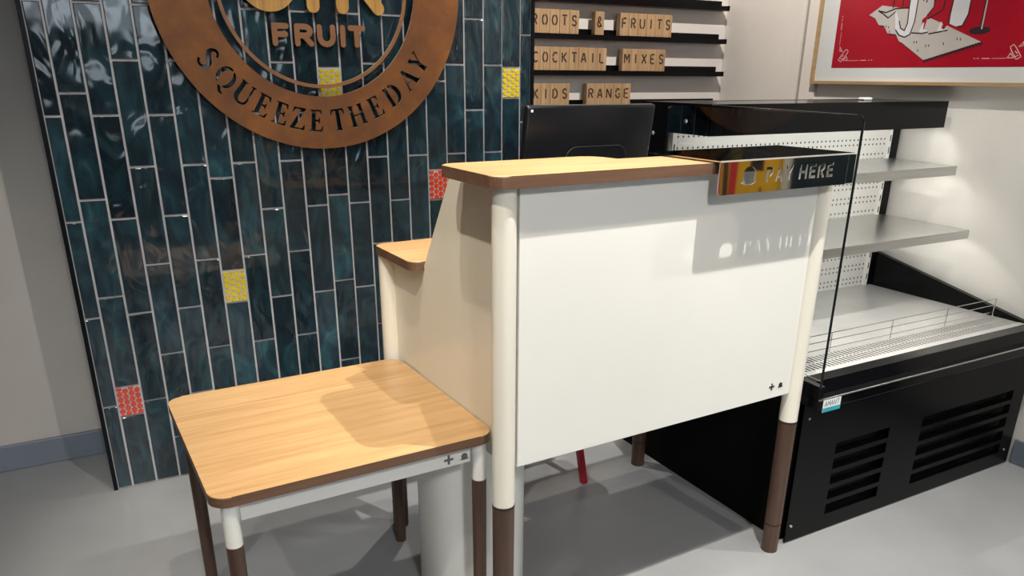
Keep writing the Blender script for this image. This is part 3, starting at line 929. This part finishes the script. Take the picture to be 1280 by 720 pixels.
def shelf(yf, zf, zb, lip_h):
    bm = bmesh.new()
    prism(bm, [(yf, zf - lip_h), (yf + 0.004, zf - lip_h), (yf + 0.004, zf - 0.004), (2.249, zb - 0.004), (2.249, zb), (yf, zf)], 0, FX0 + 0.016, FX1 - 0.02)
    s_ = F('shelf', bm, M['steel'])
    for x in (FX0 + 0.020, FX1 - 0.030):
        bm = bmesh.new()
        prism(bm, [(yf + 0.004, zf - lip_h), (yf + 0.004, zf - 0.004), (2.249, zb - 0.004), (2.249, zb - 0.05)], 0, x, x + 0.004)
        F('shelf_bracket', bm, M['steel'], s_)
    F('light_tube', bbox(FX0 + 0.06, FX1 - 0.06, yf + 0.020, yf + 0.034, zf - 0.022, zf - 0.010, 0.003), M['led'], s_)
shelf(1.942, 1.125, 1.131, 0.036)
shelf(1.836, 0.887, 0.892, 0.034)
# glass ends and the low black cheek
def glass_end(x, name):
    prof = rounded(1.447, 2.256, 0.600, 1.358, [0.0, 0.0, 0.020, 0.022], 6)
    bm = bmesh.new()
    prism(bm, prof, 0, x, x + 0.006)
    g = F(name, bm, M['glass'])
    bm = bmesh.new()
    a = [(x + 0.003, 1.447, 0.576)] + [(x + 0.003, p[0], p[1]) for p in arc(1.469, 1.336, 0.022, 0.022, 180, 90, 6)]
    tube(bm, a, 0.0036, 8)
    F('glass_edge', bm, M['glass_edge'], g)
    bm = bmesh.new()
    tube(bm, [(x + 0.003, 1.469, 1.3585), (x + 0.003, 2.034, 1.3655)], 0.0012, 6)
    F('top_edge', bm, M['chrome'], g)
    return g
glass_end(FX0 - 0.007, 'glass_end')
for x in (FX0, FX1 - 0.024):
    bm = bmesh.new()
    if x == FX0:
        prism(bm, [(1.447, 0.538), (2.24, 0.538), (2.24, 0.602), (1.447, 0.580)], 0, x - 0.006, x + 0.016)
    else:
        prism(bm, [(1.480, 0.538), (2.24, 0.538), (2.24, 0.726), (1.552, 0.584), (1.480, 0.562)], 0, x, x + 0.024)
    F('cheek', bm, M['black_satin'])

# ------------------------------------------------------------------ letter ledges in the alcove
LX0, LX1 = 1.72, 3.075
def ledge(z, words):
    t = thing('picture_ledge', words, 'shelf', (LX0, 3.374, z))
    bm = bmesh.new()
    prism(bm, [(0, -0.022), (-0.064, -0.022), (-0.064, 0.0), (-0.014, 0.0), (-0.014, 0.026), (0, 0.026)], 0, 0.0, LX1 - LX0 - 0.01)
    obj('ledge_board', bm, M['black_satin'], t)
    obj('end_cap', bbox(LX1 - LX0 - 0.01, LX1 - LX0, -0.066, 0.0, -0.022, 0.002), M['black_satin'], t)
Z1, Z2, Z3, Z0 = 1.633, 1.4755, 1.3165, 1.789
ledge(Z1, 'black ledge under the ROOTS and FRUITS letter blocks')
ledge(Z2, 'black ledge under the COCKTAIL MIXES letter blocks')
ledge(Z3, 'black ledge under the KIDS RANGE letter blocks behind the monitor')
ledge(Z0, 'black empty ledge above the ROOTS and FRUITS letter blocks')
BS = {'R': [[(0, 0), (0, 1)], [(.18, 1), (.6, 1), (.85, .85), (.85, .65), (.6, .5), (.18, .5)], [(.5, .4), (.9, 0)]],
      'O': [arc(.5, .5, .48, .5, 100, 260, 8), arc(.5, .5, .48, .5, 80, -80, 8)],
      'T': [[(0, 1), (1, 1)], [(.5, .86), (.5, 0)]],
      'S': [arc(.5, .75, .38, .25, 20, 265, 8), arc(.5, .25, .40, .25, 85, -160, 8)],
      '&': [arc(.45, .78, .24, .22, -60, 250, 9), arc(.42, .27, .36, .27, 110, 350, 9), [(.25, .62), (.95, 0)]],
      'F': [[(0, 0), (0, 1)], [(.2, 1), (.9, 1)], [(.2, .5), (.75, .5)]],
      'U': [[(0, 1), (0, .35), (.15, .08), (.4, 0)], [(.6, 0), (.85, .08), (1, .35), (1, 1)]],
      'I': [[(.5, 0), (.5, 1)]],
      'C': [arc(.55, .5, .5, .5, 45, 172, 8), arc(.55, .5, .5, .5, 188, 315, 8)],
      'K': [[(0, 0), (0, 1)], [(.2, .5), (.85, 1)], [(.3, .45), (.9, 0)]],
      'A': [[(0, 0), (.42, 1)], [(.58, 1), (1, 0)], [(.3, .32), (.7, .32)]],
      'L': [[(0, 0), (0, 1)], [(.16, 0), (.85, 0)]],
      'M': [[(0, 0), (0, 1)], [(.1, .95), (.5, .4), (.9, .95)], [(1, 1), (1, 0)]],
      'X': [[(0, 0), (.44, .46)], [(.56, .54), (1, 1)], [(0, 1), (1, 0)]],
      'E': [[(0, 0), (0, 1)], [(.2, 1), (.9, 1)], [(.2, .5), (.75, .5)], [(.2, 0), (.9, 0)]],
      'D': [[(0, 0), (0, 1)], arc(.2, .5, .7, .5, 86, -86, 9)],
      'N': [[(0, 0), (0, 1)], [(.08, .95), (.92, .05)], [(1, 0), (1, 1)]],
      'G': [arc(.5, .5, .5, .5, 45, 172, 7), arc(.5, .5, .5, .5, 188, 330, 7), [(.6, .42), (.98, .42)]]}
BW, BH, BD = 0.0528, 0.101, 0.030
block_me = None
ordinal = ['first', 'second', 'third', 'fourth', 'fifth', 'sixth', 'seventh', 'eighth']
def blocks(word, x0, z, row):
    global block_me
    for i, ch in enumerate(word):
        shown = 'ampersand' if ch == '&' else ch
        if len(word) == 1:
            lab = 'single oak letter block with a stencilled ampersand between ROOTS and FRUITS'
        else:
            lab = 'oak letter block %s, %s letter of %s' % (shown, ordinal[i], word)
        t = thing('letter_block', lab, 'letter block', (x0 + BW * (i + 0.5), 3.328 + random.uniform(-.001, .001), z), 0.0, 'oak letter blocks on the ledges')
        if block_me is None:
            o = obj('block', bbox(-BW / 2 + 0.0005, BW / 2 - 0.0005, -BD / 2, BD / 2, 0, BH, 0.0012, 1), M['block_oak'], t)
            block_me = o.data
        else:
            o = bpy.data.objects.new('block', block_me)
            link(o, t)
        bm = bmesh.new()
        wd = 0.026 if ch not in 'IM' else (0.02 if ch == 'I' else 0.028)
        thin_text(bm, BS[ch], -wd / 2, 0.036, wd, 0.041, -BD / 2 - 0.0006, -BD / 2 + 0.0004, 0.0074)
        bm.normal_update(); bmesh.ops.triangulate(bm, faces=[f for f in bm.faces if len(f.verts) > 4])
        obj('letter', bm, M['block_letter'], t)
blocks('ROOTS', 1.896, Z1, 'second ledge from the top')
blocks('&', 2.249, Z1, 'second ledge from the top')
blocks('FRUITS', 2.394, Z1, 'second ledge from the top')
blocks('COCKTAIL', 1.902, Z2, 'third ledge from the top')
blocks('MIXES', 2.418, Z2, 'third ledge from the top')
blocks('KIDS', 1.908, Z3, 'lowest ledge')
blocks('RANGE', 2.216, Z3, 'lowest ledge')

# ------------------------------------------------------------------ framed red print on the right wall
pic = thing('framed_print', 'large red illustrated print in a thin oak frame on the right wall', 'picture', (XR, 2.752, 1.424))
PW, PH = 1.09, 0.95                               # extents towards the camera and upwards
obj('frame', bbox(-0.034, 0.0, -0.013, 0.0, 0.0, PH), M['frame_oak'], pic)
obj('frame', bbox(-0.034, 0.0, -PW, -0.013, 0.0, 0.013), M['frame_oak'], pic)
obj('frame', bbox(-0.034, 0.0, -PW, -PW + 0.013, 0.013, PH), M['frame_oak'], pic)
obj('frame', bbox(-0.034, 0.0, -PW + 0.013, -0.013, PH - 0.013, PH), M['frame_oak'], pic)
obj('mount', bbox(-0.018, -0.004, -PW + 0.013, -0.013, 0.013, PH - 0.013), M['mount'], pic)
obj('print', bbox(-0.0188, -0.018, -PW + 0.088, -0.101, 0.069, PH - 0.07), M['print_red'], pic)

def flat(name, pts, m, lift, parent=pic):
    """flat printed shape on the sheet; pts are (y, z) in the picture"""
    bm = bmesh.new()
    prism(bm, pts, 0, -0.0188 - lift, -0.0186)
    bm.normal_update(); bmesh.ops.triangulate(bm, faces=[f for f in bm.faces if len(f.verts) > 4])
    return obj(name, bm, m, parent)
def outline_strokes(name, strokes, wd, m, lift):
    bm = bmesh.new()
    for st in strokes:
        prism(bm, sweep(st, wd), 0, -0.0188 - lift, -0.0186)
    bm.normal_update(); bmesh.ops.triangulate(bm, faces=[f for f in bm.faces if len(f.verts) > 4])
    return obj(name, bm, m, pic, kind='stuff')
rug = [(-.2631, .28), (-.322, .3141), (-.463, .2905), (-.6427, .2181), (-.7862, .1582), (-.5577, .0963), (-.4465, .1642), (-.4304, .1707), (-.4098, .1985), (-.3672, .2049), (-.346, .2344), (-.3183, .2387), (-.2976, .2641)]
flat('printed_rug_shade', [(p[0] - 0.006, p[1] - 0.006) for p in rug], M['print_dark'], 0.0002)
flat('printed_rug', rug, M['print_beige'], 0.0004)
flat('printed_skirt', [(-.4877, .60), (-.4877, .3235), (-.4852, .2368), (-.482, .2017), (-.5162, .2237), (-.5204, .2525), (-.5389, .263), (-.563, .2929), (-.5573, .3187), (-.5573, .60)], M['print_beige'], 0.0006)
flat('printed_train', [(-.4483, .55), (-.4483, .3263), (-.4522, .2912), (-.4563, .2382), (-.4474, .212), (-.4271, .2217), (-.3953, .2857), (-.3878, .2862), (-.4045, .2167), (-.4254, .1949), (-.4528, .1862), (-.476, .196), (-.4875, .2426), (-.4877, .3235), (-.4877, .55)], M['print_white'], 0.0007)
flat('printed_drape', [(-.6443, .55), (-.6443, .3126), (-.6387, .2798), (-.6402, .2295), (-.6758, .2155), (-.6975, .2184), (-.7136, .2589), (-.7149, .3077), (-.7149, .55)], M['print_white'], 0.0007)
flat('printed_leg', [(-.5744, .42), (-.5744, .3175), (-.5508, .2709), (-.521, .2496), (-.5235, .2059), (-.545, .2040), (-.5363, .2142), (-.542, .2485), (-.6055, .2818), (-.608, .3152), (-.608, .42)], M['print_red'], 0.0008)
flat('printed_leg', [(-.6350, .36), (-.628, .262), (-.612, .215), (-.622, .206), (-.640, .236), (-.6443, .3126), (-.6443, .36)], M['print_red'], 0.0008)
for (y, z) in ((-.528, .2035), (-.606, .2025)):
    flat('printed_shoe', [(y + .012, z + .002), (y + .002, z + .034), (y - .004, z + .034), (y - .004, z + .010), (y - .028, z + .004), (y - .022, z - .004), (y + .010, z - .004)], M['print_white'], 0.0009)
flat('printed_stand', [(-.7708, .55), (-.7708, .2015), (-.7824, .201), (-.7829, .55)], M['print_dark'], 0.0005)
flat('printed_stand_base', [(-.7718 + .042 * math.cos(a * math.pi / 12), .199 + .0135 * math.sin(a * math.pi / 12)) for a in range(24)], M['print_dark'], 0.0004)
flat('printed_pole', [(-.7755, .55), (-.7755, .203), (-.7810, .203), (-.7818, .55)], M['print_beige'], 0.0007)
outline_strokes('printed_lines', [[(-.4483, .45), (-.4522, .2912), (-.4563, .2382), (-.4474, .212), (-.4271, .2217), (-.4150, .2500)],
    [(-.4045, .2167), (-.4254, .1949), (-.4528, .1862), (-.476, .196), (-.4875, .2426), (-.4877, .45)],
    [(-.307, .2939), (-.3468, .2856), (-.389, .298), (-.4509, .2971)], [(-.307, .2939), (-.335, .2800), (-.3588, .2639), (-.3915, .286)],
    [(-.482, .2017), (-.53, .1975), (-.556, .2020)], [(-.560, .1945), (-.600, .2000), (-.640, .2050)],
    [(-.6443, .45), (-.6387, .2798), (-.6402, .2295)], [(-.6758, .2155), (-.6975, .2184), (-.7136, .2589), (-.7149, .45)],
    [(-.5573, .45), (-.563, .2929), (-.5389, .263)], [(-.6055, .33), (-.6055, .2818), (-.545, .2500)],
    [(-.514, .36), (-.512, .318)], [(-.528, .36), (-.527, .312)],
    [(-.375, .36), (-.376, .300)], [(-.418, .36), (-.419, .300)]], 0.0046, M['print_dark'], 0.0010)
outline_strokes('printed_specks', [[(y, z), (y - 0.002, z - 0.009)] for (y, z) in ((-.356, .236), (-.368, .232), (-.376, .215), (-.500, .170), (-.512, .170), (-.556, .155), (-.570, .155), (-.524, .138), (-.632, .160), (-.686, .176), (-.700, .175))], 0.003, M['print_dark'], 0.0010)
fr_ = []
for k in range(22):
    t = k / 21.0
    y = -.5577 + (-.7862 + .5577) * t; z = .0963 + (.1582 - .0963) * t
    fr_.append([(y, z + .001), (y - .010, z - .010)])
outline_strokes('printed_fringe', fr_, 0.004, M['print_dark'], 0.0006)
for mir in (0, 1):
    f = (lambda y: -1.084 - y) if mir else (lambda y: y)
    rows = [[(-.134, .103), (-.158, .134), (-.170, .146)], [(-.150, .094), (-.176, .127), (-.182, .138)], [(-.134, .103), (-.150, .094)], [(-.170, .146), (-.182, .138)], [(-.150, .114), (-.160, .123)], [(-.144, .109), (-.156, .104)],
            [(-.136, .140), (-.134, .156), (-.150, .138), (-.136, .140)], [(-.160, .100), (-.184, .100), (-.176, .116), (-.160, .100)]]
    rows += [[(-.190 - .008 * k, .0985), (-.194 - .008 * k, .0987)] for k in range(7)] + [[(-.252, .099), (-.282, .0993)], [(-.294, .0994), (-.300, .0994)], [(-.308, .0994), (-.314, .0994)]]
    rows += [[(-.130, .165 + .008 * k), (-.1298, .169 + .008 * k)] for k in range(7)] + [[(-.127, .226), (-.126, .256)], [(-.1255, .264), (-.1253, .270)], [(-.125, .278), (-.1248, .284)]]
    outline_strokes('printed_corner', [[(f(p[0]), p[1]) for p in r_] for r_ in rows], 0.0026, M['print_pink'], 0.0004)

# ------------------------------------------------------------------ out of view: added on the near right wall for the pay sign to mirror
wp = thing('added_poster', 'yellow and red poster added out of view for the pay sign to mirror', 'poster', (XR, -0.10, 0.55))
obj('board', bbox(-0.012, 0.0, -0.22, 0.285, 0.0, 1.0), M['poster_yellow'], wp)
bm = bmesh.new()
prism(bm, [(-0.22, 0), (-0.13, 0), (-0.185, 1.0), (-0.22, 1.0)], 0, -0.013, -0.012)
obj('stripe', bm, M['poster_red'], wp)
bm = bmesh.new()
prism(bm, [(-0.115, 0), (-0.08, 0), (-0.125, 1.0), (-0.16, 1.0)], 0, -0.013, -0.012)
obj('stripe', bm, M['poster_dark'], wp)
bm = bmesh.new()
prism(bm, [(-0.08, 0), (-0.05, 0), (-0.02, 1.0), (-0.10, 1.0)], 0, -0.0135, -0.012)
obj('stripe', bm, M['poster_red'], wp)
for (y0, y1, z0, z1) in ((0.045, 0.13, 0.46, 0.52), (0.085, 0.115, 0.50, 0.56), (0.055, 0.063, 0.50, 0.80), (0.05, 0.062, 0.10, 0.34), (0.118, 0.13, 0.10, 0.38)):
    obj('bar', bbox(-0.013, -0.012, y0, y1, z0, z1), M['poster_dark'], wp)
obj('pillar', bbox(-0.06, 0.0, 0.290, 0.350, -0.55, 1.6), M['poster_cream'], wp)
cab = thing('added_cabinet', 'tall dark cabinet added out of view to darken the pay sign reflection', 'cabinet', (XR - 0.02, 0.55, 0.0))
obj('cabinet_body', bbox(-0.05, 0.0, -0.29, 0.33, 0.0, 2.1, 0.004), M['cabinet_dark'], cab)
obj('cabinet_door', bbox(-0.068, -0.0505, -0.287, 0.327, 0.08, 2.09, 0.003), M['cabinet_dark'], cab)
